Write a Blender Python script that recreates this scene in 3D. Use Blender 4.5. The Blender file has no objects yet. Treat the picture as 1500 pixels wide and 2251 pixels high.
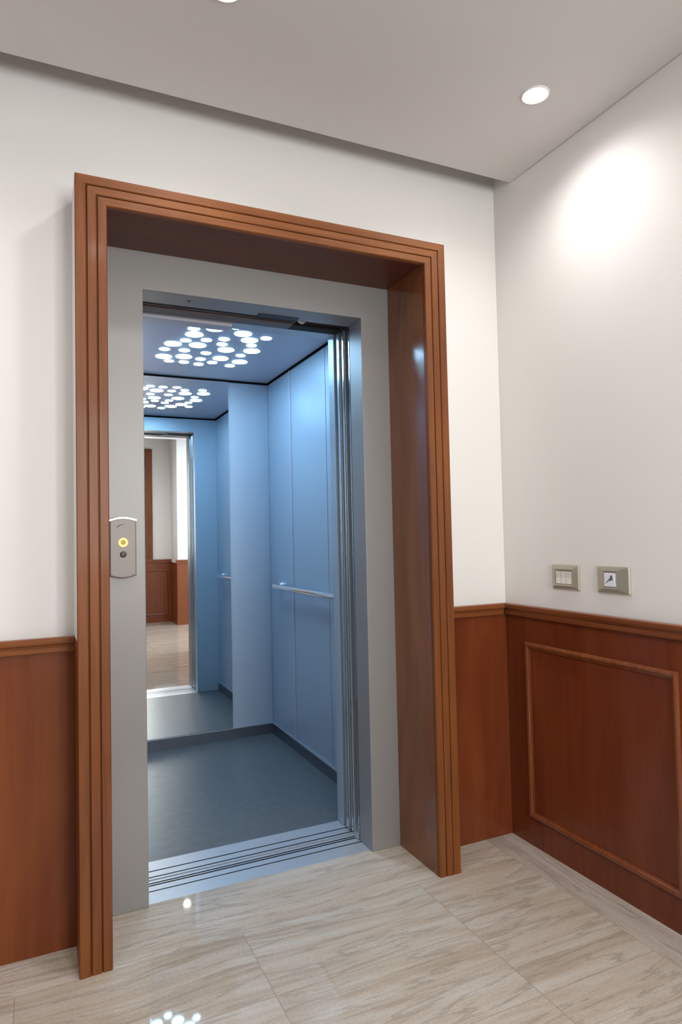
import bpy, bmesh, math, random
from mathutils import Vector, Matrix

# ------------------------------------------------------------------ camera, world, lights, exposure
SC = bpy.context.scene
C = SC.collection
f_px, yaw, pitch, roll, CAM_H = 1455.68, 0.43470, 0.03690, -0.02120, 1.17
fw = Vector((math.sin(yaw)*math.cos(pitch), math.cos(yaw)*math.cos(pitch), math.sin(pitch)))
rt = Vector((math.cos(yaw), -math.sin(yaw), 0)); up = rt.cross(fw)
R_ = math.cos(roll)*rt + math.sin(roll)*up
U_ = -math.sin(roll)*rt + math.cos(roll)*up
cam = bpy.data.cameras.new('camera'); camo = bpy.data.objects.new('camera', cam); C.objects.link(camo)
M = Matrix.Identity(4)
for i in range(3):
    M[i][0] = R_[i]; M[i][1] = U_[i]; M[i][2] = -fw[i]
M[0][3], M[1][3], M[2][3] = 0, 0, CAM_H
camo.matrix_world = M
cam.sensor_fit = 'HORIZONTAL'; cam.sensor_width = 36.0; cam.lens = f_px/1500*36.0
cam.clip_start = 0.02
SC.camera = camo

W = bpy.data.worlds.new('world'); SC.world = W; W.use_nodes = True
W.node_tree.nodes['Background'].inputs[0].default_value = (0.75, 0.85, 1.0, 1)
W.node_tree.nodes['Background'].inputs[1].default_value = 0.5

SC.view_settings.view_transform = 'Standard'; SC.view_settings.look = 'None'
SC.view_settings.gamma = 1.0; SC.view_settings.exposure = 0.0
SC.view_settings.use_curve_mapping = False

EXT_POWER = 135.0          # daylight entering through the window behind the viewer
HALL_SPOT = 20.0          # each downlight
HALL_COL = (1.0, 0.975, 0.955)
LENS_EMIT = 22.0
CAR_EMIT = 43.0
CAR_COL = (0.39, 0.71, 1.0)
DOWNLIGHTS = [(1.431, 1.570), (0.438, 1.560), (1.400, 0.715), (0.438, 0.715),
              (-0.56, 1.600), (-0.56, 0.715), (0.438, -0.35), (1.400, -0.30), (1.400, -1.10), (0.438, -1.10)]  # unseen ones are added to light the hall, the last pair the far wall

def area(name, loc, rot, sx, sy, power, col):
    l = bpy.data.lights.new(name, 'AREA'); l.shape = 'RECTANGLE'; l.size = sx; l.size_y = sy
    l.energy = power; l.color = col
    o = bpy.data.objects.new(name, l); o.location = loc; o.rotation_euler = rot; C.objects.link(o); return o
# sky light outside the hall window (aims +Y into the hall)
area('daylight_window', (0.90, -2.45, 1.65), (math.radians(90), 0, 0), 1.1, 1.55, EXT_POWER, (1.0, 0.97, 0.95))
# light of the stairwell side, where the hall opens to the right behind the camera
area('daylight_stair', (4.25, -0.75, 1.5), (math.radians(90), 0, math.radians(90)), 1.2, 1.6, 140.0, (0.76, 0.87, 1.0))

# ------------------------------------------------------------------ measured dimensions (metres)
DW = 2.114      # front of the wainscot on the lift wall
WALLY = 2.126   # plaster of the lift wall
DC = 1.950      # front of the wooden surround
DM = 2.2254     # front of the metal landing frame
XR = 1.6906     # front of the right wainscot
WALLX = 1.700   # plaster of the right wall
ZC = 2.5408     # dropped ceiling
CEIL_Y = 2.0188 # its edge before the lift wall
XO1, XO2, XI1, XI2 = 0.1065, 1.335, 0.192, 1.2524
T1, T2 = 2.2044, 2.1255
XM1, XM2, ZM = 0.3287, 1.134, 2.0
ZSLAB = 2.72
CX0, CX1, CY0, CY1, CZ = 0.285, 1.3016, 2.535, 3.8354, 2.115   # lift car inside
FARY, STEPY, STEPX = -2.10, -1.62, 1.80

# ------------------------------------------------------------------ material helpers
def nodes(name):
    m = bpy.data.materials.new(name); m.use_nodes = True
    nt = m.node_tree; b = nt.nodes['Principled BSDF']
    return m, nt, b
def N(nt, t, **kw):
    n = nt.nodes.new(t)
    for k, v in kw.items(): setattr(n, k, v)
    return n
def mat(name, col, rough=0.5, metal=0.0, spec=0.5, coat=0.0, emit=None, estr=0.0, bump=0.0, bscale=200, vary=0.0, vscale=3):
    m, nt, b = nodes(name)
    b.inputs['Base Color'].default_value = (*col, 1)
    b.inputs['Roughness'].default_value = rough; b.inputs['Metallic'].default_value = metal
    b.inputs['Specular IOR Level'].default_value = spec; b.inputs['Coat Weight'].default_value = coat
    b.inputs['Coat Roughness'].default_value = 0.08
    if emit: b.inputs['Emission Color'].default_value = (*emit, 1); b.inputs['Emission Strength'].default_value = estr
    tc = N(nt, 'ShaderNodeTexCoord')
    if vary:
        n = N(nt, 'ShaderNodeTexNoise'); n.inputs['Scale'].default_value = vscale; n.inputs['Detail'].default_value = 4
        nt.links.new(tc.outputs['Object'], n.inputs['Vector'])
        mx = N(nt, 'ShaderNodeMix', data_type='RGBA')
        mx.inputs[6].default_value = (*[c*(1-vary) for c in col], 1); mx.inputs[7].default_value = (*[min(1, c*(1+vary)) for c in col], 1)
        nt.links.new(n.outputs[0], mx.inputs[0]); nt.links.new(mx.outputs[2], b.inputs['Base Color'])
    if bump:
        n = N(nt, 'ShaderNodeTexNoise'); n.inputs['Scale'].default_value = bscale; n.inputs['Detail'].default_value = 3
        nt.links.new(tc.outputs['Object'], n.inputs['Vector'])
        bp = N(nt, 'ShaderNodeBump'); bp.inputs['Strength'].default_value = bump; bp.inputs['Distance'].default_value = 0.002
        nt.links.new(n.outputs[0], bp.inputs['Height']); nt.links.new(bp.outputs[0], b.inputs['Normal'])
    return m
def wood(name, dark, light, axis='z', rough=0.38, coat=0.25, figure=0.35, seed=0.0, fscale=1.0):
    """straight-grained varnished veneer; the grain runs along `axis`"""
    m, nt, b = nodes(name)
    tc = N(nt, 'ShaderNodeTexCoord'); mp = N(nt, 'ShaderNodeMapping')
    s = {'x': (1.2, 26, 26), 'y': (26, 1.2, 26), 'z': (26, 26, 1.2)}[axis]
    mp.inputs['Scale'].default_value = s; mp.inputs['Location'].default_value = (seed, seed*1.7, seed*.6)
    nt.links.new(tc.outputs['Object'], mp.inputs['Vector'])
    g = N(nt, 'ShaderNodeTexNoise'); g.inputs['Scale'].default_value = 2.2*fscale; g.inputs['Detail'].default_value = 6; g.inputs['Roughness'].default_value = 0.6
    g.inputs['Distortion'].default_value = 0.6
    nt.links.new(mp.outputs[0], g.inputs['Vector'])
    mp2 = N(nt, 'ShaderNodeMapping'); s2 = {'x': (.7, 3.2, 3.2), 'y': (3.2, .7, 3.2), 'z': (3.2, 3.2, .7)}[axis]
    mp2.inputs['Scale'].default_value = s2; mp2.inputs['Location'].default_value = (seed+3, seed, 1)
    nt.links.new(tc.outputs['Object'], mp2.inputs['Vector'])
    c = N(nt, 'ShaderNodeTexNoise'); c.inputs['Scale'].default_value = 1.6; c.inputs['Detail'].default_value = 3; c.inputs['Distortion'].default_value = 1.2
    nt.links.new(mp2.outputs[0], c.inputs['Vector'])
    mx = N(nt, 'ShaderNodeMix'); mx.inputs[0].default_value = figure
    nt.links.new(g.outputs[0], mx.inputs[2]); nt.links.new(c.outputs[0], mx.inputs[3])
    rp = N(nt, 'ShaderNodeValToRGB')
    rp.color_ramp.elements[0].position = 0.33; rp.color_ramp.elements[0].color = (*dark, 1)
    rp.color_ramp.elements[1].position = 0.68; rp.color_ramp.elements[1].color = (*light, 1)
    nt.links.new(mx.outputs[0], rp.inputs[0]); nt.links.new(rp.outputs[0], b.inputs['Base Color'])
    b.inputs['Roughness'].default_value = rough; b.inputs['Coat Weight'].default_value = coat; b.inputs['Coat Roughness'].default_value = 0.12
    b.inputs['Specular IOR Level'].default_value = 0.3
    bp = N(nt, 'ShaderNodeBump'); bp.inputs['Strength'].default_value = 0.08; bp.inputs['Distance'].default_value = 0.001
    nt.links.new(g.outputs[0], bp.inputs['Height']); nt.links.new(bp.outputs[0], b.inputs['Normal'])
    return m
def brushed(name, col, rough=0.35, metal=0.7, axis='x', amt=0.12):
    m, nt, b = nodes(name)
    tc = N(nt, 'ShaderNodeTexCoord'); mp = N(nt, 'ShaderNodeMapping')
    mp.inputs['Scale'].default_value = {'x': (3, 400, 400), 'y': (400, 3, 400), 'z': (400, 400, 3)}[axis]
    nt.links.new(tc.outputs['Object'], mp.inputs['Vector'])
    n = N(nt, 'ShaderNodeTexNoise'); n.inputs['Scale'].default_value = 1.0; n.inputs['Detail'].default_value = 2
    nt.links.new(mp.outputs[0], n.inputs['Vector'])
    mx = N(nt, 'ShaderNodeMix', data_type='RGBA')
    mx.inputs[6].default_value = (*[c*(1-amt) for c in col], 1); mx.inputs[7].default_value = (*[min(1, c*(1+amt)) for c in col], 1)
    nt.links.new(n.outputs[0], mx.inputs[0]); nt.links.new(mx.outputs[2], b.inputs['Base Color'])
    b.inputs['Metallic'].default_value = metal; b.inputs['Roughness'].default_value = rough
    return m
def stone(name, c1, c2, c3, axis='x', seed=0.0, grout=True, tile=True):
    """polished travertine-look porcelain, veins along `axis`, joints on the measured grid"""
    m, nt, b = nodes(name); L = nt.links.new
    g = N(nt, 'ShaderNodeNewGeometry'); sx = N(nt, 'ShaderNodeSeparateXYZ'); L(g.outputs['Position'], sx.inputs[0])
    def mth(op, a, bb=None):
        n = N(nt, 'ShaderNodeMath', operation=op)
        for i, v in enumerate((a, bb)):
            if v is None: continue
            if isinstance(v, (int, float)): n.inputs[i].default_value = v
            else: L(v, n.inputs[i])
        return n.outputs[0]
    tx = mth('DIVIDE', mth('SUBTRACT', sx.outputs[0], 0.5575), 0.6075)
    ty = mth('DIVIDE', mth('SUBTRACT', sx.outputs[1], 1.955), 0.300)
    ix, iy = mth('FLOOR', tx), mth('FLOOR', ty)
    off = mth('ADD', mth('MULTIPLY', ix, 7.31), mth('MULTIPLY', iy, 3.17)) if tile else 0.0
    mp = N(nt, 'ShaderNodeMapping')
    mp.inputs['Scale'].default_value = (1.6, 17, 1) if axis == 'x' else (17, 1.6, 1)
    mp.inputs['Location'].default_value = (seed, seed, seed)
    cx = N(nt, 'ShaderNodeCombineXYZ'); L(sx.outputs[0], cx.inputs[0])
    # veins wander a little across the tile
    wn = N(nt, 'ShaderNodeTexNoise'); wn.inputs['Scale'].default_value = 1.6; wn.inputs['Detail'].default_value = 2
    L(g.outputs['Position'], wn.inputs['Vector'])
    if axis == 'x':
        wy = mth('ADD', mth('ADD', sx.outputs[1], mth('MULTIPLY', wn.outputs[0], 0.07)), mth('MULTIPLY', sx.outputs[0], 0.02))
        L(wy, cx.inputs[1])
    else:
        wx = mth('ADD', sx.outputs[0], mth('MULTIPLY', wn.outputs[0], 0.06)); L(wx, cx.inputs[0]); L(sx.outputs[1], cx.inputs[1])
    if tile: L(off, cx.inputs[2])
    L(cx.outputs[0], mp.inputs['Vector'])
    v = N(nt, 'ShaderNodeTexNoise'); v.inputs['Scale'].default_value = 1.0; v.inputs['Detail'].default_value = 9; v.inputs['Roughness'].default_value = 0.66; v.inputs['Distortion'].default_value = 0.7
    L(mp.outputs[0], v.inputs['Vector'])
    rp = N(nt, 'ShaderNodeValToRGB'); e = rp.color_ramp.elements
    e[0].position = 0.30; e[0].color = (*c2, 1); e[1].position = 0.70; e[1].color = (*c3, 1)
    k = e.new(0.50); k.color = (*c1, 1)
    L(v.outputs[0], rp.inputs[0])
    # thin dark veins
    mp3 = N(nt, 'ShaderNodeMapping'); mp3.inputs['Scale'].default_value = (1.1, 12, 1) if axis == 'x' else (12, 1.1, 1); mp3.inputs['Location'].default_value = (seed+5, 9, 2)
    L(cx.outputs[0], mp3.inputs['Vector'])
    v2 = N(nt, 'ShaderNodeTexNoise'); v2.inputs['Scale'].default_value = 1.3; v2.inputs['Detail'].default_value = 8; v2.inputs['Roughness'].default_value = 0.6; v2.inputs['Distortion'].default_value = 0.4
    L(mp3.outputs[0], v2.inputs['Vector'])
    band = mth('SUBTRACT', 1.0, mth('MINIMUM', mth('MULTIPLY', mth('ABSOLUTE', mth('SUBTRACT', v2.outputs[0], 0.5)), 38.0), 1.0))
    mx = N(nt, 'ShaderNodeMix', data_type='RGBA'); L(mth('MULTIPLY', band, 0.42), mx.inputs[0])
    L(rp.outputs[0], mx.inputs[6]); mx.inputs[7].default_value = (0.24, 0.19, 0.14, 1)
    out = mx.outputs[2]
    # fine speckle pits
    sp = N(nt, 'ShaderNodeTexNoise'); sp.inputs['Scale'].default_value = 130; sp.inputs['Detail'].default_value = 3
    L(g.outputs['Position'], sp.inputs['Vector'])
    mx3 = N(nt, 'ShaderNodeMix', data_type='RGBA'); mx3.blend_type = 'MULTIPLY'; mx3.inputs[0].default_value = 0.30
    L(out, mx3.inputs[6]); L(sp.outputs[0], mx3.inputs[7]); out2 = mx3.outputs[2]
    sc = N(nt, 'ShaderNodeMix', data_type='RGBA'); sc.blend_type = 'MULTIPLY'; sc.inputs[0].default_value = 1.0
    L(out2, sc.inputs[6]); sc.inputs[7].default_value = (0.88, 0.88, 0.89, 1); out = sc.outputs[2]
    if grout:
        fx, fy = mth('FRACT', tx), mth('FRACT', ty)
        dx = mth('MULTIPLY', mth('MINIMUM', fx, mth('SUBTRACT', 1.0, fx)), 0.6075)
        dy = mth('MULTIPLY', mth('MINIMUM', fy, mth('SUBTRACT', 1.0, fy)), 0.300)
        line = mth('LESS_THAN', mth('MINIMUM', dx, dy), 0.0011)
        mx2 = N(nt, 'ShaderNodeMix', data_type='RGBA'); L(mth('MULTIPLY', line, 0.75), mx2.inputs[0])
        L(out, mx2.inputs[6]); mx2.inputs[7].default_value = (0.28, 0.19, 0.12, 1); out = mx2.outputs[2]
    L(out, b.inputs['Base Color'])
    b.inputs['Roughness'].default_value = 0.035; b.inputs['Specular IOR Level'].default_value = 0.5
    return m

# ------------------------------------------------------------------ materials
m_wall = mat('wall_paint', (0.79, 0.765, 0.745), 0.85, bump=0.04, bscale=260)
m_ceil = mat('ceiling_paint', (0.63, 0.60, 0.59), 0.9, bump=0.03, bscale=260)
m_slab = mat('slab_paint', (0.55, 0.52, 0.49), 0.9)
m_floor = stone('floor_stone', (0.60, 0.51, 0.41), (0.48, 0.38, 0.275), (0.67, 0.62, 0.55), 'x', 0.0)
m_thresh = stone('threshold_stone', (0.66, 0.57, 0.47), (0.58, 0.47, 0.36), (0.76, 0.69, 0.61), 'x', 4.0, grout=False, tile=False)
m_border = stone('border_stone', (0.56, 0.48, 0.41), (0.46, 0.39, 0.33), (0.64, 0.56, 0.49), 'y', 8.0, grout=False, tile=False)
m_joint = mat('joint_grout', (0.28, 0.21, 0.15), 0.8)
m_cas = wood('casing_wood', (0.128, 0.034, 0.007), (0.230, 0.072, 0.016), 'z', 0.45, 0.06, 0.30, 1.3)
m_cash = wood('casing_wood_head', (0.150, 0.045, 0.011), (0.275, 0.095, 0.026), 'x', 0.46, 0.06, 0.30, 5.1)
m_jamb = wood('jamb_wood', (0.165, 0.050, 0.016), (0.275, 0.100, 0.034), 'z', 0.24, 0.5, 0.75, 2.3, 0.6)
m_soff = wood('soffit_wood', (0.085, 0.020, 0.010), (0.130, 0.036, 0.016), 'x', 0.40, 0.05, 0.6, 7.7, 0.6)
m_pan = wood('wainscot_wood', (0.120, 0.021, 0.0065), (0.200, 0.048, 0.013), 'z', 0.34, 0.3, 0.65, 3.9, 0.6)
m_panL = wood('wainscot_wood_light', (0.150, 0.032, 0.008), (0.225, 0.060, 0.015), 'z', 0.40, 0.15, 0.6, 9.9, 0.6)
m_rail = wood('rail_wood_x', (0.175, 0.048, 0.014), (0.300, 0.100, 0.030), 'x', 0.34, 0.35, 0.3, 6.2)
m_raily = wood('rail_wood_y', (0.150, 0.036, 0.010), (0.240, 0.072, 0.022), 'y', 0.34, 0.35, 0.3, 6.9)
m_mold = wood('moulding_wood', (0.150, 0.034, 0.010), (0.230, 0.070, 0.024), 'z', 0.26, 0.5, 0.3, 4.4)
m_frame = brushed('landing_frame_grey', (0.285, 0.272, 0.268), 0.42, 0.25, 'z', 0.02)
m_sill = brushed('sill_aluminium', (0.66, 0.68, 0.72), 0.32, 0.65, 'x', 0.10)
m_door = brushed('door_steel', (0.50, 0.53, 0.56), 0.28, 0.6, 'z', 0.05)
m_car = brushed('car_panel_grey', (0.40, 0.47, 0.56), 0.38, 0.25, 'z', 0.015)
m_carc = mat('car_ceiling_grey', (0.50, 0.48, 0.55), 0.42, 0.2)
m_carf = mat('car_vinyl', (0.105, 0.115, 0.125), 0.36, 0, 0.5, vary=0.30, vscale=26)
m_skirt = mat('car_skirting', (0.085, 0.10, 0.125), 0.35, 0.3)
m_skirtl = mat('car_skirting_lip', (0.42, 0.48, 0.55), 0.3, 0.6)
m_chrome = mat('chrome', (0.82, 0.84, 0.86), 0.10, 1.0)
m_mirror = mat('mirror_silver', (0.90, 0.93, 0.93), 0.004, 1.0)
m_medge = mat('mirror_edge', (0.55, 0.62, 0.68), 0.12, 0.9)
m_dark = mat('dark_metal', (0.018, 0.018, 0.022), 0.5, 0.3)
m_gap = mat('shaft_black', (0.006, 0.006, 0.008), 0.8)
m_brown = mat('track_bronze', (0.13, 0.09, 0.085), 0.5, 0.1)
m_roll = mat('roller_nylon', (0.66, 0.66, 0.66), 0.5)
m_call = brushed('call_plate_steel', (0.255, 0.225, 0.215), 0.45, 0.3, 'z', 0.03)
m_callcap = mat('call_cap_steel', (0.80, 0.77, 0.74), 0.18, 1.0)
m_ring = mat('lit_ring', (0.9, 0.6, 0.2), 0.4, emit=(1.0, 0.62, 0.16), estr=1.15)
m_ringc = mat('lit_ring_centre', (0.40, 0.24, 0.03), 0.4, emit=(0.6, 0.32, 0.02), estr=0.22)
m_key = mat('key_black', (0.022, 0.016, 0.015), 0.35)
m_mark = mat('etched_mark', (0.12, 0.085, 0.08), 0.6)
m_plate = mat('switch_champagne', (0.46, 0.42, 0.34), 0.34, 0.45)
m_rock = mat('switch_white', (0.74, 0.71, 0.66), 0.35)
m_rockd = mat('switch_white_cool', (0.80, 0.80, 0.84), 0.35)
m_icon = mat('icon_grey', (0.12, 0.13, 0.19), 0.6)
m_ringw = mat('downlight_ring', (0.80, 0.77, 0.74), 0.35)
m_lens = mat('downlight_lens', (0.9, 0.9, 0.9), 0.4, emit=(1.0, 0.96, 0.90), estr=LENS_EMIT)
m_disc = mat('car_light_disc', (0.9, 0.9, 0.9), 0.4, emit=CAR_COL, estr=CAR_EMIT)
def glassmat():
    m = bpy.data.materials.new('thin_glass'); m.use_nodes = True; nt = m.node_tree; nt.nodes.clear()
    o = nt.nodes.new('ShaderNodeOutputMaterial'); t = nt.nodes.new('ShaderNodeBsdfTransparent'); g = nt.nodes.new('ShaderNodeBsdfGlossy')
    g.inputs['Roughness'].default_value = 0.02; t.inputs[0].default_value = (0.93, 0.96, 0.95, 1)
    x = nt.nodes.new('ShaderNodeMixShader'); fr = nt.nodes.new('ShaderNodeFresnel')
    nt.links.new(fr.outputs[0], x.inputs[0]); nt.links.new(t.outputs[0], x.inputs[1]); nt.links.new(g.outputs[0], x.inputs[2]); nt.links.new(x.outputs[0], o.inputs[0])
    return m
m_glass = glassmat()
m_out = mat('pavement_outside', (0.45, 0.45, 0.46), 0.9)

# ------------------------------------------------------------------ geometry helpers
def BM(): return bmesh.new()
def box(bm, x0, x1, y0, y1, z0, z1, mi=0):
    vs = [bm.verts.new(p) for p in ((x0,y0,z0),(x1,y0,z0),(x1,y1,z0),(x0,y1,z0),(x0,y0,z1),(x1,y0,z1),(x1,y1,z1),(x0,y1,z1))]
    fs = [(0,3,2,1),(4,5,6,7),(0,1,5,4),(1,2,6,5),(2,3,7,6),(3,0,4,7)]
    out = []
    for f in fs:
        fc = bm.faces.new([vs[i] for i in f]); fc.material_index = mi; out.append(fc)
    return out
def rings(bm, rr, closed_ends=True, close=True):
    """skin a list of equally long vertex rings"""
    vv = [[bm.verts.new(p) for p in r] for r in rr]; n = len(rr[0])
    for a, b in zip(vv, vv[1:]):
        for i in range(n if close else n-1):
            j = (i+1) % n; bm.faces.new((a[i], a[j], b[j], b[i]))
    if closed_ends:
        bm.faces.new(list(reversed(vv[0]))); bm.faces.new(vv[-1])
    bmesh.ops.recalc_face_normals(bm, faces=bm.faces)
def cyl(bm, c, axis, r, h, seg=32, r2=None):
    """cylinder from c along axis for h"""
    a = Vector(axis).normalized(); t = Vector((0,0,1)) if abs(a.z) < .9 else Vector((1,0,0))
    u = a.cross(t).normalized(); v = a.cross(u); c = Vector(c); r2 = r if r2 is None else r2
    rings(bm, [[c+(u*math.cos(2*math.pi*i/seg)+v*math.sin(2*math.pi*i/seg))*q+a*d for i in range(seg)] for q, d in ((r, 0), (r2, h))])
def lathe(bm, c, axis, prof, seg=40):
    """prof: (radius, distance along axis); open profile skinned"""
    a = Vector(axis).normalized(); t = Vector((0,0,1)) if abs(a.z) < .9 else Vector((1,0,0))
    u = a.cross(t).normalized(); v = a.cross(u); c = Vector(c)
    rings(bm, [[c+(u*math.cos(2*math.pi*i/seg)+v*math.sin(2*math.pi*i/seg))*q+a*d for i in range(seg)] for q, d in prof], closed_ends=False)
def tube(bm, pts, r, seg=16):
    pts = [Vector(p) for p in pts]; rr = []; prev = None
    for i, p in enumerate(pts):
        d = (pts[min(i+1, len(pts)-1)] - pts[max(i-1, 0)]).normalized()
        if prev is None:
            t = Vector((0,0,1)) if abs(d.z) < .9 else Vector((1,0,0)); u = d.cross(t).normalized()
        else: u = (prev - d*prev.dot(d)).normalized()
        prev = u; v = d.cross(u)
        rr.append([p+(u*math.cos(2*math.pi*k/seg)+v*math.sin(2*math.pi*k/seg))*r for k in range(seg)])
    rings(bm, rr)
def obj(name, bm, mats, parent=None, smooth=False, bevel=0.0, bseg=2):
    me = bpy.data.meshes.new(name); bmesh.ops.recalc_face_normals(bm, faces=bm.faces)
    o = bpy.data.objects.new(name, me)
    if parent is not None:
        inv = Vector(parent.get('_o', (0,0,0)))
        bmesh.ops.translate(bm, vec=-inv, verts=bm.verts)
        o['_o'] = tuple(inv)
    bm.to_mesh(me); bm.free()
    for m in (mats if isinstance(mats, (list, tuple)) else [mats]): me.materials.append(m)
    C.objects.link(o)
    if parent is not None: o.parent = parent
    if smooth:
        for p in me.polygons: p.use_smooth = True
        me.set_sharp_from_angle(angle=math.radians(35))
    if bevel:
        md = o.modifiers.new('bevel', 'BEVEL'); md.width = bevel; md.segments = bseg; md.limit_method = 'ANGLE'; md.angle_limit = math.radians(40)
        md.harden_normals = False
    return o
def thing(name, label, cat, loc=(0,0,0), group=None):
    o = bpy.data.objects.new(name, None); C.objects.link(o); o.location = loc; o.empty_display_size = .05
    o['_o'] = tuple(loc); o['label'] = label; o['category'] = cat
    if group: o['group'] = group
    return o
def tag(o, label, cat, group=None):
    o['label'] = label; o['category'] = cat
    if group: o['group'] = group
    return o
def struct(name, bm, m, **kw):
    o = obj(name, bm, m, **kw); o['kind'] = 'structure'; return o
def bx(name, dims, m, parent=None, **kw):
    bm = BM(); box(bm, *dims); return obj(name, bm, m, parent, **kw)

# ------------------------------------------------------------------ the hall
XL, XFR = -2.60, 4.30
bm = BM()
def quad(bm, x0, x1, y0, y1, z, mi):
    f = bm.faces.new([bm.verts.new(p) for p in ((x0,y0,z),(x1,y0,z),(x1,y1,z),(x0,y1,z))]); f.material_index = mi
quad(bm, XL, 1.5618, FARY, 1.955, 0, 0)
quad(bm, XL, 1.5618, 1.955, 2.2432, 0, 1)
quad(bm, 1.5638, WALLX, 0.50, 2.2432, 0, 2)
quad(bm, 1.5638, XFR, FARY, 0.50, 0, 0)
quad(bm, 1.5618, 1.5638, FARY, 2.2432, 0, 3)
box(bm, XL, XFR, FARY-.3, 2.2432, -0.08, -0.002, 0)
struct('floor', bm, [m_floor, m_thresh, m_border, m_joint])
# dropped ceiling board, stopping short of the lift wall, and the slab above it
bm = BM(); box(bm, XL, WALLX-0.004, -1.45, CEIL_Y, ZC, ZC+.015); box(bm, WALLX-0.004, XFR, -1.45, 0.50, ZC, ZC+.015)
struct('ceiling', bm, m_ceil)
bm = BM(); box(bm, XL-.1, XFR+.1, FARY-.1, 2.40, ZSLAB, ZSLAB+.1)
struct('ceiling', bm, m_slab)
# lift wall with its opening
bm = BM()
box(bm, XL, XI1-.005, WALLY, 2.30, 0, ZSLAB); box(bm, XI2+.012, WALLX+.1, WALLY, 2.30, 0, ZSLAB)
box(bm, XI1-.005, XI2+.012, WALLY, 2.30, T2+.012, ZSLAB)
# plastered box-out that carries the wooden surround
box(bm, XO1+.0005, XI1-.0105, DC+.0245, WALLY, .8957, T1-.0005); box(bm, XI2+.0105, XO2-.0005, DC+.0245, WALLY, .8957, T1-.0005)
box(bm, XI1-.0105, XI2+.0105, DC+.0245, WALLY, T2+.0105, T1-.0005)
struct('wall_back', bm, m_wall)
bm = BM(); box(bm, WALLX, WALLX+.1, 0.50, WALLY, 0, ZSLAB); struct('wall_right', bm, m_wall)
bm = BM(); box(bm, WALLX+.1, XFR, 0.50, 0.60, 0, ZSLAB); struct('wall_stair_side', bm, m_wall)
bm = BM(); box(bm, XL-.1, XL, FARY-.1, 2.30, 0, ZSLAB); struct('wall_left', bm, m_wall)
bm = BM(); box(bm, XFR, XFR+.1, FARY-.1, 0.60, 0, 0.6); box(bm, XFR, XFR+.1, FARY-.1, 0.60, 2.35, ZSLAB)
box(bm, XFR, XFR+.1, FARY-.1, -1.40, 0.6, 2.35); box(bm, XFR, XFR+.1, -0.10, 0.60, 0.6, 2.35)
struct('wall_far_right', bm, m_wall)
DX0, DX1, DZ, WZ = 0.40, 1.45, 2.39, 0.90
bm = BM()
box(bm, XL, DX0, FARY-.1, FARY, 0, ZSLAB); box(bm, DX1, STEPX, FARY-.1, FARY, 0, ZSLAB); box(bm, DX0, DX1, FARY-.1, FARY, DZ, ZSLAB)
box(bm, DX0, DX1, FARY-.1, FARY, 0, WZ)
box(bm, STEPX, XFR, FARY-.1, STEPY, 0, ZSLAB)
struct('wall_front', bm, m_wall)
bm = BM(); box(bm, XL-1, XFR+1, -8, FARY-.30, -0.10, -0.02); struct('ground', bm, m_out)
# window behind the camera (its wooden casing shows in the lift mirror)
bm = BM()
for a in (DX0, (DX0+DX1)/2-.035, DX1-.07): box(bm, a, a+.07, FARY-.07, FARY-.02, WZ, DZ)
for z in (WZ, DZ-.07): box(bm, DX0, DX1, FARY-.069, FARY-.021, z, z+.07)
d = struct('window_2', bm, m_cas)
bx('glass_pane', (DX0+.05, DX1-.05, FARY-.048, FARY-.042, WZ+.06, DZ-.06), m_glass, d)
bm = BM(); box(bm, DX1, DX1+.09, FARY, FARY+.03, WZ, DZ+.09); box(bm, DX0-.09, DX0, FARY, FARY+.03, WZ, DZ+.09); box(bm, DX0, DX1, FARY, FARY+.03, DZ, DZ+.09)
obj('window_casing', bm, m_cas, d)
# stair window
bm = BM(); box(bm, XFR+.02, XFR+.07, -1.40, -1.34, .6, 2.35); box(bm, XFR+.02, XFR+.07, -.16, -.10, .6, 2.35); box(bm, XFR+.02, XFR+.07, -.78, -.72, .6, 2.35)
box(bm, XFR+.021, XFR+.069, -1.40, -.10, .6, .66); box(bm, XFR+.021, XFR+.069, -1.40, -.10, 2.29, 2.35)
d = struct('window_1', bm, m_ringw)
bx('glass_pane', (XFR+.042, XFR+.048, -1.36, -.14, .64, 2.31), m_glass, d)

# ------------------------------------------------------------------ wainscots (structure) with rails and mouldings
def rail_profile():   # (outward, height)
    return [(0, .8505), (.010, .8505), (.013, .854), (.013, .866), (.010, .869), (.011, .872), (.019, .878), (.021, .884), (.021, .8925), (.018, .8955), (0, .8955)]
def wain(name, m):
    pass
def rail_x(x0, x1, y, m, par):
    bm = BM(); rings(bm, [[(x, y-o, z) for o, z in rail_profile()] for x in (x0, x1)]); obj('chair_rail', bm, m, par)
def rail_y(y0, y1, x, m, par, s=1):
    bm = BM(); rings(bm, [[(x-s*o, y, z) for o, z in rail_profile()] for y in (y0, y1)]); obj('chair_rail', bm, m, par)
def moulding_y(y0, y1, z0, z1, x, m, par, w=.024):
    """rectangular bead on a plane of constant x facing -x"""
    pr = [(0, 0), (0, .004), (.004, .009), (.010, .011), (.016, .009), (.019, .005), (.024, .004), (.024, 0)]
    rr = []
    for (cy, cz, sy, sz) in ((y0, z0, 1, 1), (y1, z0, -1, 1), (y1, z1, -1, -1), (y0, z1, 1, -1), (y0, z0, 1, 1)):
        rr.append([(x-o, cy+sy*u, cz+sz*u) for u, o in pr])
    bm = BM(); rings(bm, rr, closed_ends=False); bmesh.ops.remove_doubles(bm, verts=bm.verts, dist=1e-5); obj('panel_moulding', bm, m, par)
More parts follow.
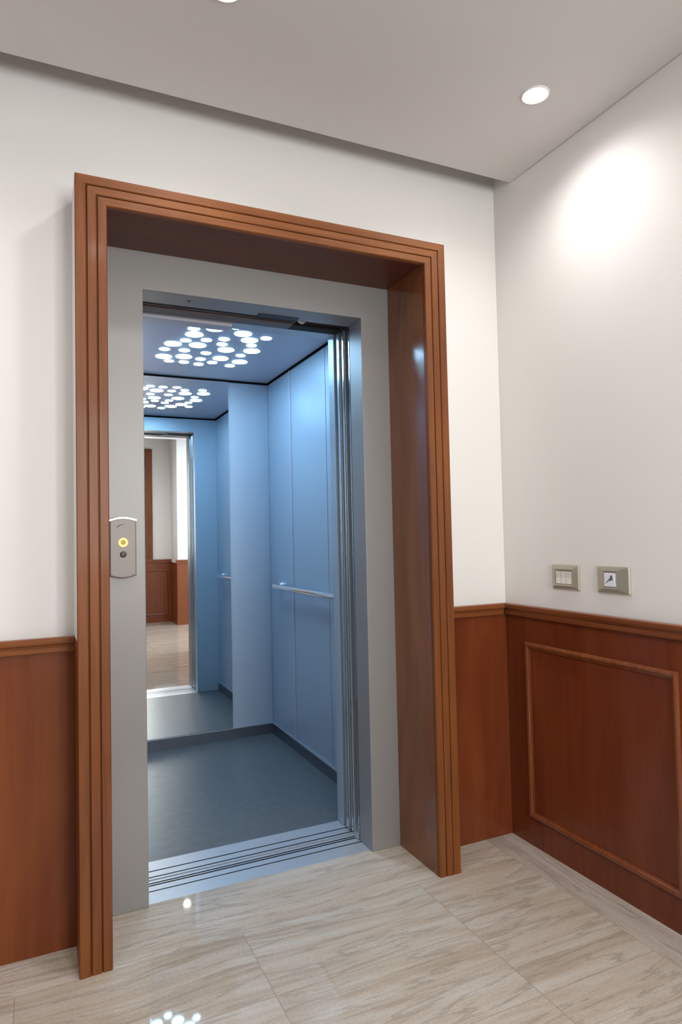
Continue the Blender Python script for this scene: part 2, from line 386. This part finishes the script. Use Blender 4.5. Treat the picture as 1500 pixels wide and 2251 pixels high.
def moulding_x(x0, x1, z0, z1, y, m, par, s=1):
    pr = [(0, 0), (0, .004), (.004, .009), (.010, .011), (.016, .009), (.019, .005), (.024, .004), (.024, 0)]
    rr = []
    for (cx, cz, sx, sz) in ((x0, z0, 1, 1), (x1, z0, -1, 1), (x1, z1, -1, -1), (x0, z1, 1, -1), (x0, z0, 1, 1)):
        rr.append([(cx+sx*u, y+s*o, cz+sz*u) for u, o in pr])
    bm = BM(); rings(bm, rr, closed_ends=False); bmesh.ops.remove_doubles(bm, verts=bm.verts, dist=1e-5); obj('panel_moulding', bm, m, par)
# left of the lift
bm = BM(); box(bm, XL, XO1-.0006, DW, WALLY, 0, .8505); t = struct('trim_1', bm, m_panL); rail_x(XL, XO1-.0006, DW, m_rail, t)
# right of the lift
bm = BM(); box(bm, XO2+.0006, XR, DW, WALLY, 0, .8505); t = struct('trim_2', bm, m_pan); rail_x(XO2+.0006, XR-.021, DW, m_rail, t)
# right wall
bm = BM(); box(bm, XR, WALLX, 0.50, WALLY, 0, .8505); t = struct('trim_3', bm, m_pan); rail_y(0.50, DW, XR, m_raily, t)
moulding_y(1.345, 2.003, .106, .757, XR, m_mold, t); moulding_y(0.60, 1.205, .106, .757, XR, m_mold, t)
# walls behind the camera (seen in the lift mirror)
bm = BM(); box(bm, XL, STEPX, FARY, FARY+.012, 0, .8505); t = struct('trim_4', bm, m_panL)
bm = BM(); rings(bm, [[(x, FARY+.012+o, z) for o, z in rail_profile()] for x in (XL, STEPX)]); obj('chair_rail', bm, m_rail, t)
moulding_x(0.35, 0.95, .10, .75, FARY+.012, m_mold, t); moulding_x(1.15, 1.745, .10, .75, FARY+.012, m_mold, t)
bm = BM(); box(bm, STEPX-.012, XFR, STEPY, STEPY+.012, 0, .8505); box(bm, STEPX-.012, STEPX, FARY+.03, STEPY, 0, .8505); t = struct('trim_5', bm, m_panL)
bm = BM(); rings(bm, [[(x, STEPY+.012+o, z) for o, z in rail_profile()] for x in (STEPX-.03, XFR)]); obj('chair_rail', bm, m_rail, t)
moulding_x(2.01, 2.75, .10, .75, STEPY+.012, m_mold, t)

# ------------------------------------------------------------------ wooden surround of the lift opening
sur = thing('door_surround', 'reddish brown wooden surround framing the open lift doorway, with grooved casing', 'door frame', ((XO1+XO2)/2, DC, 0))
# casing profile: t across the width 0 (outer) .. 1 (inner), depth behind DC
CP = [(0, .024), (0, .003), (.02, .000), (.31, .0015), (.335, .004), (.345, .009), (.365, .009), (.375, .003), (.39, .0015), (.64, .0030), (.665, .005), (.675, .0105), (.695, .0105), (.705, .0045), (.72, .0030), (.97, .0045), (1.0, .008), (1.0, .024)]
def casing_left():
    w = XI1-XO1; h = T1-T2; bm = BM()
    rings(bm, [[(XO1+w*t, DC+d, 0) for t, d in CP], [(XO1+w*t, DC+d, T1-h*t) for t, d in CP]]); return bm
def casing_right():
    w = XO2-XI2; h = T1-T2; bm = BM()
    rings(bm, [[(XO2-w*t, DC+d, 0) for t, d in CP], [(XO2-w*t, DC+d, T1-h*t) for t, d in CP]]); return bm
def casing_head():
    w1 = XI1-XO1; w2 = XO2-XI2; h = T1-T2; bm = BM()
    rings(bm, [[(XO1+w1*t, DC+d, T1-h*t) for t, d in CP], [(XO2-w2*t, DC+d, T1-h*t) for t, d in CP]]); return bm
obj('casing', casing_left(), m_cas, sur); obj('casing', casing_right(), m_cas, sur); obj('casing', casing_head(), m_cash, sur)
# reveal boards behind the casing
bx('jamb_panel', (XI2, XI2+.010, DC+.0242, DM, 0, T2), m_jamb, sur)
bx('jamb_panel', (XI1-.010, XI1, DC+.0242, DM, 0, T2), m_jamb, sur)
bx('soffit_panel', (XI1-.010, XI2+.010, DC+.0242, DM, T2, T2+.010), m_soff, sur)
bx('side_board', (XO1, XO1+.012, DC+.0242, WALLY-.0005, 0, .8955), m_cas, sur)
bx('side_board', (XO2-.012, XO2, DC+.0242, WALLY-.0005, 0, .8955), m_cas, sur)

# ------------------------------------------------------------------ metal landing frame
lf = thing('landing_door_frame', 'grey painted metal door frame set inside the wooden surround', 'door frame', ((XM1+XM2)/2, DM, 0))
RET = 2.331
bx('frame_post', (XI1+.0005, XM1, DM, RET, 0, ZM+.0035), m_frame, lf, bevel=.002)
bx('frame_post', (XM2, XI2+.0005, DM, RET, 0, ZM+.0035), m_frame, lf, bevel=.002)
bm = BM(); box(bm, XI1+.0005, XI2+.0005, DM, DM+.012, ZM, T2+.01); 
box(bm, XM1, XM2, DM+.012, RET+.010, ZM+.0002, ZM+.012); 
fh = obj('frame_header', bm, m_frame, lf, bevel=.0012)
bm = BM(); cyl(bm, (0.492, 2.2822, ZM-.0012), (0, 0, 1), .006, .0014, 20); obj('screw', bm, m_dark, lf)
# black pocket that closes off the shaft around the doorway
bm = BM(); box(bm, 0.05, XM1-.003, RET+.001, CY0-.055, -0.05, 2.14); struct('wall_shaft_left', bm, m_gap)
bm = BM(); box(bm, 0.05, 1.75, RET+.012, CY0-.002, 2.14, 2.20); struct('wall_shaft_top', bm, m_gap)
bm = BM(); box(bm, 1.60, 1.75, RET+.001, CY0-.002, -0.05, 2.14); struct('wall_shaft_right', bm, m_gap)

# ------------------------------------------------------------------ call panel on the left post
cp = thing('call_panel', 'brushed steel lift call plate with a lit yellow button on the grey left post', 'lift button', (0.2575, DM, 1.150))
bm = BM()
xa, xb, zt, zb = 0.2165, 0.2985, 1.2400, 1.0600
def outline(n=14):
    p = []
    for i in range(n+1): t = i/n; p.append((xa+(xb-xa)*t, zb-.0085*math.sin(math.pi*t)))
    for i in range(n+1): t = i/n; p.append((xb-(xb-xa)*t, zt+.0085*math.sin(math.pi*t)))
    return p
O = outline()
cxm, czm = (xa+xb)/2, (zt+zb)/2
def shr(p, s): return (cxm+(p[0]-cxm)*(1-s/.041), czm+(p[1]-czm)*(1-s/.095))
rings(bm, [[(x, DM, z) for x, z in O], [(x, DM-.013, z) for x, z in O], [(shr(p, .0015)[0], DM-.017, shr(p, .0015)[1]) for p in O], [(shr(p, .004)[0], DM-.018, shr(p, .004)[1]) for p in O]])
plate = obj('faceplate', bm, m_call, cp)
bm = BM(); n = 16; top = []; bot = []
for i in range(n+1):
    t = i/n; x = xa-.0005+(xb-xa+.001)*t; top.append((x, zt+.0085*math.sin(math.pi*t)))
rr = []
for x, z in top: rr.append([(x, DM-.001, z+.0005), (x, DM-.013, z+.0010), (x, DM-.020, z-.0015), (x, DM-.0205, z-.0065), (x, DM-.001, z-.0070)])
rings(bm, rr); obj('top_cap', bm, m_callcap, cp, smooth=True)
bm = BM(); lathe(bm, (0.2575, DM-.018, 1.1655), (0, -1, 0), [(.0145, 0), (.0145, .0020), (.0130, .0034), (.0095, .0034), (.0080, .0022)], 40)
cb = obj('call_button', bm, m_ring, cp, smooth=True)
bm = BM(); cyl(bm, (0.2585, DM-.0182, 1.1668), (0, -1, 0), .0082, .0022, 32); obj('button_centre', bm, m_ringc, cb)
bm = BM(); lathe(bm, (0.2575, DM-.018, 1.1275), (0, -1, 0), [(.0100, 0), (.0100, .0020), (.0085, .0028), (.0040, .0028), (.0036, .0010), (.0001, .0010)], 36)
kb = obj('key_switch', bm, m_key, cp, smooth=True)
bm = BM(); pts = []   # the small swoosh etched top left
for i in range(13):
    t = i/12; pts.append((0.2385+.026*t, 1.2150+.0085*math.sin(math.pi*.55*t), .0019*(1-t)**.7+.0002))
rings(bm, [[(x, DM-.0183, z-w), (x, DM-.0183, z+w), (x, DM-.0178, z+w), (x, DM-.0178, z-w)] for x, z, w in pts]); obj('etched_mark', bm, m_mark, cp)

# ------------------------------------------------------------------ sills and sliding doors
def sill(name, label, x0, x1, y0, y1, grooves, m):
    """aluminium sill: flat top at z=0 with real slots"""
    t = []; y = y0
    pr = [(y0, -.03), (y0, 0)]
    for a, b in grooves: pr += [(a, 0), (a, -.012), (b, -.012), (b, 0)]
    pr += [(y1, 0), (y1, -.03)]
    bm = BM(); rings(bm, [[(x, yy, z) for yy, z in pr] for x in (x0, x1)])
    for f in bm.faces:
        c = f.calc_center_median()
        if c.z < -.001 and any(a-1e-4 < c.y < b+1e-4 for a, b in grooves): f.material_index = 1  # slot insides coloured dark, shade put into the aluminium
    return tag(obj(name, bm, [m, m_dark]), label, 'door sill')
sill('landing_sill', 'grooved aluminium sill at the edge of the beige stone floor', XM1, XM2, 2.2434, 2.3915, [(2.3180, 2.3245), (2.3555, 2.3635), (2.3700, 2.3775)], m_sill)
sill('car_sill', 'grooved aluminium sill at the edge of the dark lift floor', XM1, XM2+.2, 2.4000, 2.5330, [(2.4125, 2.4195), (2.4555, 2.4625)], m_sill)
bm = BM(); box(bm, XM1-.05, 1.6, 2.3915, 2.4000, -.10, -.03); struct('floor_shaft', bm, m_gap)
def dpanel(name, label, x0, x1, y0, y1, z1, lip=.004):
    t = thing(name, label, 'sliding door', ((x0+x1)/2, (y0+y1)/2, 0.006), 'retracted sliding door leaves')
    bx('door_leaf', (x0, x1, y0, y1, .006, z1), m_door, t, bevel=.002)
    bx('edge_strip', (x0-lip, x0, y0+.002, y0+.009, .006, z1-.002), m_medge, t)
    return t
dpanel('sliding_door', 'steel landing door slid open, its edge nearest the grey frame', XM2+.004, XM2+.43, 2.3330, 2.3520, 1.9985)
dpanel('sliding_door', 'steel car door leaf slid open, just behind the dark gap', XM2+.003, XM2+.43, 2.3860, 2.4120, 2.0020)
dpanel('sliding_door', 'steel car door leaf slid open, farthest in and beside the car wall', XM2+.001, XM2+.43, 2.4240, 2.4560, 2.0020)

# door gear in the head of the doorway
gear = thing('door_track', 'dark door track with bronze rail and white roller above the lift doorway', 'door track', (0.73, 2.40, 2.03))
bx('track_plate', (XM1-.003, 0.925, 2.3455, 2.3720, 2.006, 2.040), m_dark, gear)
bx('track_lip', (XM1-.003, 0.925, 2.3730, 2.3770, 2.003, 2.040), m_brown, gear)
bx('track_plate', (XM1-.003, 0.925, 2.3780, 2.3960, 2.007, 2.040), m_dark, gear)
bx('track_rail', (XM1-.003, 0.925, 2.3970, 2.4580, 2.002, 2.040), m_brown, gear, bevel=.003)
bx('slot_shade_sheet', (0.757, 0.915, 2.3120, 2.3450, 1.9975, 1.9998), m_dark, gear)  # dark sheet standing in for the shaded slot in the header underside
bm = BM(); cyl(bm, (0.950, 2.362, 2.020), (0, 1, 0), .019, .014, 32); cyl(bm, (0.950, 2.356, 2.020), (0, 1, 0), .008, .006, 20)
obj('roller', bm, m_roll, gear, smooth=True)
bx('guide_rod', (0.926, 1.132, 2.400, 2.406, 2.016, 2.022), m_brown, gear)
bx('dark_void_block', (0.927, 1.132, 2.4080, 2.4605, 2.003, 2.095), m_gap, gear)  # added black block standing in for the dark void beside the roller

# ------------------------------------------------------------------ lift car
car = thing('lift_car', 'lift car with blue-grey metal walls, dark floor and spotted light ceiling', 'lift', ((CX0+CX1)/2, (CY0+CY1)/2, 0))
bx('car_floor', (CX0-.03, CX1+.03, CY0-.002, CY1+.03, -.04, 0), m_carf, car)
T = .022
# walls as separate metal panels with fine vertical joints
def wallpan(name, dims, m=m_car): return bx(name, dims, m, car, bevel=.0008)
SZ = .062
for a, b in ((CY0, 2.955), (2.960, 3.440), (3.452, CY1)): wallpan('wall_panel', (CX1, CX1+T, a, b, 0.0, CZ-.012))
bx('joint_strip', (CX1-.0045, CX1-.0001, 3.4370, 3.4550, .0645, CZ-.012), m_carc, car, bevel=.001)
wallpan('wall_panel', (CX0-T, CX0, CY0, CY1, 0.0, CZ-.012))
wallpan('wall_panel', (CX0+.0003, CX1-.0003, CY1+.0003, CY1+T, 0.0, CZ-.012))
# front returns and header
wallpan('front_return', (XM2-.001, CX1, 2.482, CY0, 0.0015, CZ-.012))
wallpan('front_return', (CX0-.02, XM1-.002, 2.482, CY0, 0.0015, CZ-.012))
wallpan('front_header', (XM1-.002, XM2-.001, 2.462, CY0, 2.003, CZ-.012))
bx('header_cover', (XM1-.002, 0.700, 2.470, 2.533, 1.990, 2.0028), m_carc, car, bevel=.002)
# skirting
for nm, d, dl in (('skirting', (CX1-.006, CX1, CY0, CY1-.006, 0, .058), (CX1-.008, CX1, CY0, CY1-.006, .058, .064)),
                  ('skirting', (CX0, CX1, CY1-.006, CY1, 0, .058), (CX0, CX1, CY1-.008, CY1, .058, .064)),
                  ('skirting', (CX0, CX0+.006, CY0, CY1-.006, 0, .058), (CX0, CX0+.008, CY0, CY1-.006, .058, .064))):
    s = bx(nm, d, m_skirt, car); bx('skirting_lip', dl, m_skirtl, s)
cc = bx('car_ceiling', (CX0+.006, CX1-.006, CY0, CY1-.006, CZ, CZ+.02), m_carc, car)
bm = BM()
box(bm, CX0-.05, CX1+.05, 2.30, CY1+.05, CZ+.0205, CZ+.03); box(bm, CX0-.05, CX0-.024, 2.482, CY1+.05, -.05, CZ+.0205)
box(bm, CX1+.024, CX1+.05, 2.482, CY1+.05, -.05, CZ+.0205); box(bm, CX0-.024, CX1+.024, CY1+.024, CY1+.05, -.05, CZ+.0205)
box(bm, CX0-.05, CX1+.05, CY0, CY1+.05, -.08, -.05); box(bm, CX0-.024, CX1+.024, 2.482, 2.50, CZ-.012, CZ+.0205)
obj('light_block_shell', bm, m_gap, car)  # unseen black shell, added to keep outside light out of the panel gaps
DISCS = [(0.6543,2.933,.0315),(0.6744,3.0182,.0485),(0.7428,2.9013,.0480),(0.6565,3.1234,.0305),(0.7464,3.0841,.0300),(0.611,3.1987,.0485),
 (0.7266,3.182,.0485),(0.8206,3.0403,.0306),(0.8805,2.9296,.0485),(0.9376,3.0166,.0480),(1.0018,2.9585,.0310),(0.8334,3.1253,.0306),
 (0.8756,3.2127,.0485),(0.9716,3.0949,.0300),(1.002,3.1884,.0490),(0.5898,3.303,.0315),(0.6841,3.2903,.0315),(0.7963,3.3037,.0315),
 (0.9721,3.2862,.0290),(0.6092,3.4398,.0485),(0.7056,3.407,.0490),(0.7958,3.4233,.0312),(0.6499,3.5156,.0300),(0.7272,3.5129,.0312),
 (0.8093,3.5288,.0307),(0.8693,3.4702,.0307),(0.8901,3.3756,.0480),(1.0025,3.4078,.0483),(0.9743,3.5018,.0312),(0.8280,2.8500,.0312),(0.6900,2.8380,.0300)]
for x, y, r in DISCS:
    r = r*0.82
    bm = BM(); cyl(bm, (x, y, CZ-.0012-random.Random(int(x*1e4)).random()*.0004), (0, 0, 1), r, .003, 40); obj('light_disc', bm, m_disc, cc)

# mirror on the back wall of the car
bm = BM(); box(bm, CX0+.008, 1.0515, 3.8250, CY1-.0085, .066, CZ-.0125)
for f in bm.faces: f.material_index = 0 if f.normal.y < -0.5 or abs(f.calc_center_median().y-3.825) < 1e-5 else 1
mo = tag(obj('mirror', bm, [m_mirror, m_medge]), 'tall frameless mirror on the back wall of the lift, from skirting to ceiling', 'mirror')
# handrail on the right wall of the car
hr = thing('handrail', 'polished steel tube handrail on the right wall of the lift', 'handrail', (CX1, 3.18, .893))
bm = BM(); xh = CX1-.052; pts = []
for k in range(9):
    a = math.pi/2*k/8; pts.append((xh+.034*(1-math.sin(a)), 3.640-.034*(1-math.cos(a)) if False else 3.606+.034*math.cos(a), .893))
y_end = 2.745
pts2 = [(xh+.034*(1-math.sin(math.pi/2*k/8)), y_end-.034*math.cos(math.pi/2*k/8), .893) for k in range(8, -1, -1)]
tube(bm, [(CX1-.002, 3.640, .893)]+pts+pts2+[(CX1-.002, y_end-.034, .893)], .0165, 20)
rl = obj('rail_tube', bm, m_chrome, hr, smooth=True)
for y in (3.640, y_end-.034):
    bm = BM(); cyl(bm, (CX1-.006, y, .893), (1, 0, 0), .026, .006, 28); obj('wall_flange', bm, m_chrome, hr, smooth=True)

# ------------------------------------------------------------------ switch plates on the right wall
def plate_bm(y0, y1, z0, z1, iy0, iy1, iz0, iz1, X):
    bm = BM()
    def rect(a, b, c, d, x): return [(x, a, c), (x, b, c), (x, b, d), (x, a, d)]
    e = .003
    rings(bm, [rect(y0, y1, z0, z1, X), rect(y0, y1, z0, z1, X-.004), rect(y0+e, y1-e, z0+e, z1-e, X-.008), rect(iy0-.006, iy1+.006, iz0-.006, iz1+.006, X-.0115),
               rect(iy0-.001, iy1+.001, iz0-.001, iz1+.001, X-.0100), rect(iy0-.001, iy1+.001, iz0-.001, iz1+.001, X-.004)], closed_ends=False)
    return bm
sw = thing('light_switch', 'champagne switch plate with three cream rockers, nearest the wall corner', 'switch', (WALLX, 1.788, 1.009))
Y0, Y1 = 1.7228, 1.853
obj('cover_plate', plate_bm(Y0, Y1, .9675, 1.0545, 1.7540, 1.8290, .9860, 1.0325, WALLX), m_plate, sw, smooth=False)
for k in range(3):
    a = 1.7545+k*.025; bm = BM()
    rings(bm, [[(x, a+.0008, z) for x, z in ((WALLX-.003, .9870), (WALLX-.0115, .9870), (WALLX-.0100, 1.009), (WALLX-.0125, 1.0315), (WALLX-.003, 1.0315))],
               [(x, a+.0237, z) for x, z in ((WALLX-.003, .9870), (WALLX-.0115, .9870), (WALLX-.0100, 1.009), (WALLX-.0125, 1.0315), (WALLX-.003, 1.0315))]])
    obj('rocker', bm, m_rock, sw)
sb = thing('push_button_plate', 'champagne wall plate with one small white button marked by a grey symbol', 'switch', (WALLX, 1.5748, 1.011))
obj('cover_plate', plate_bm(1.5095, 1.6416, .9675, 1.0555, 1.5620, 1.6080, .9885, 1.0340, WALLX), m_plate, sb)
b = bx('push_button', (WALLX-.0125, WALLX-.003, 1.5625, 1.6075, .9890, 1.0335), m_rockd, sb, bevel=.0015)
bm = BM()   # small key-like symbol: slanted stroke with a round head
def sym(pts, w):
    rr = []
    for (y, z), ww in zip(pts, w): rr.append([(WALLX-.0129, y, z-ww), (WALLX-.0129, y, z+ww), (WALLX-.0124, y, z+ww), (WALLX-.0124, y, z-ww)])
    rings(bm, rr)
sym([(1.6010, .9990), (1.5960, 1.0040), (1.5900, 1.0080), (1.5840, 1.0120), (1.5800, 1.0170), (1.5760, 1.0190), (1.5730, 1.0170), (1.5710, 1.0130)], [.0012, .0016, .0018, .0040, .0075, .0085, .0065, .0030])
obj('button_symbol', bm, m_icon, b)

# ------------------------------------------------------------------ downlights
def downlight(x, y, label):
    t = thing('downlight', label, 'ceiling light', (x, y, ZC), 'recessed ceiling downlights')
    bm = BM(); lathe(bm, (x, y, ZC), (0, 0, -1), [(.044, 0), (.0435, .003), (.040, .0045), (.0365, .003), (.0355, 0.0008)], 48); obj('trim_ring', bm, m_ringw, t, smooth=True)
    bm = BM(); cyl(bm, (x, y, ZC-.0016), (0, 0, 1), .0355, .0014, 48); obj('lens', bm, m_lens, t)
    return t
LBL = ['white round downlight in the ceiling near the right wall', 'white round downlight cut by the top edge of the photo, before the lift',
       'white round downlight behind the viewer on the right wall side', 'unseen white round downlight added in the ceiling over the viewer',
       'unseen white round downlight added left of the viewer, nearest the lift wall', 'unseen white round downlight added left of the viewer, away from the lift wall',
       'unseen white round downlight added behind the viewer, left of centre', 'unseen white round downlight added behind the viewer, right of centre', 'unseen white round downlight added to brighten the far panelled wall', 'unseen white round downlight added in front of the window behind the viewer']
for (x, y), lb in zip(DOWNLIGHTS, LBL):
    t = downlight(x, y, lb)
    l = bpy.data.lights.new('downlight_lamp', 'SPOT'); l.energy = HALL_SPOT; l.color = HALL_COL; l.spot_size = math.radians(156); l.spot_blend = 1.0; l.shadow_soft_size = 0.03
    o = bpy.data.objects.new('downlight_lamp', l); o.location = (0, 0, -.012); o.parent = t; C.objects.link(o)

for o in bpy.data.objects:
    if '_o' in o: del o['_o']
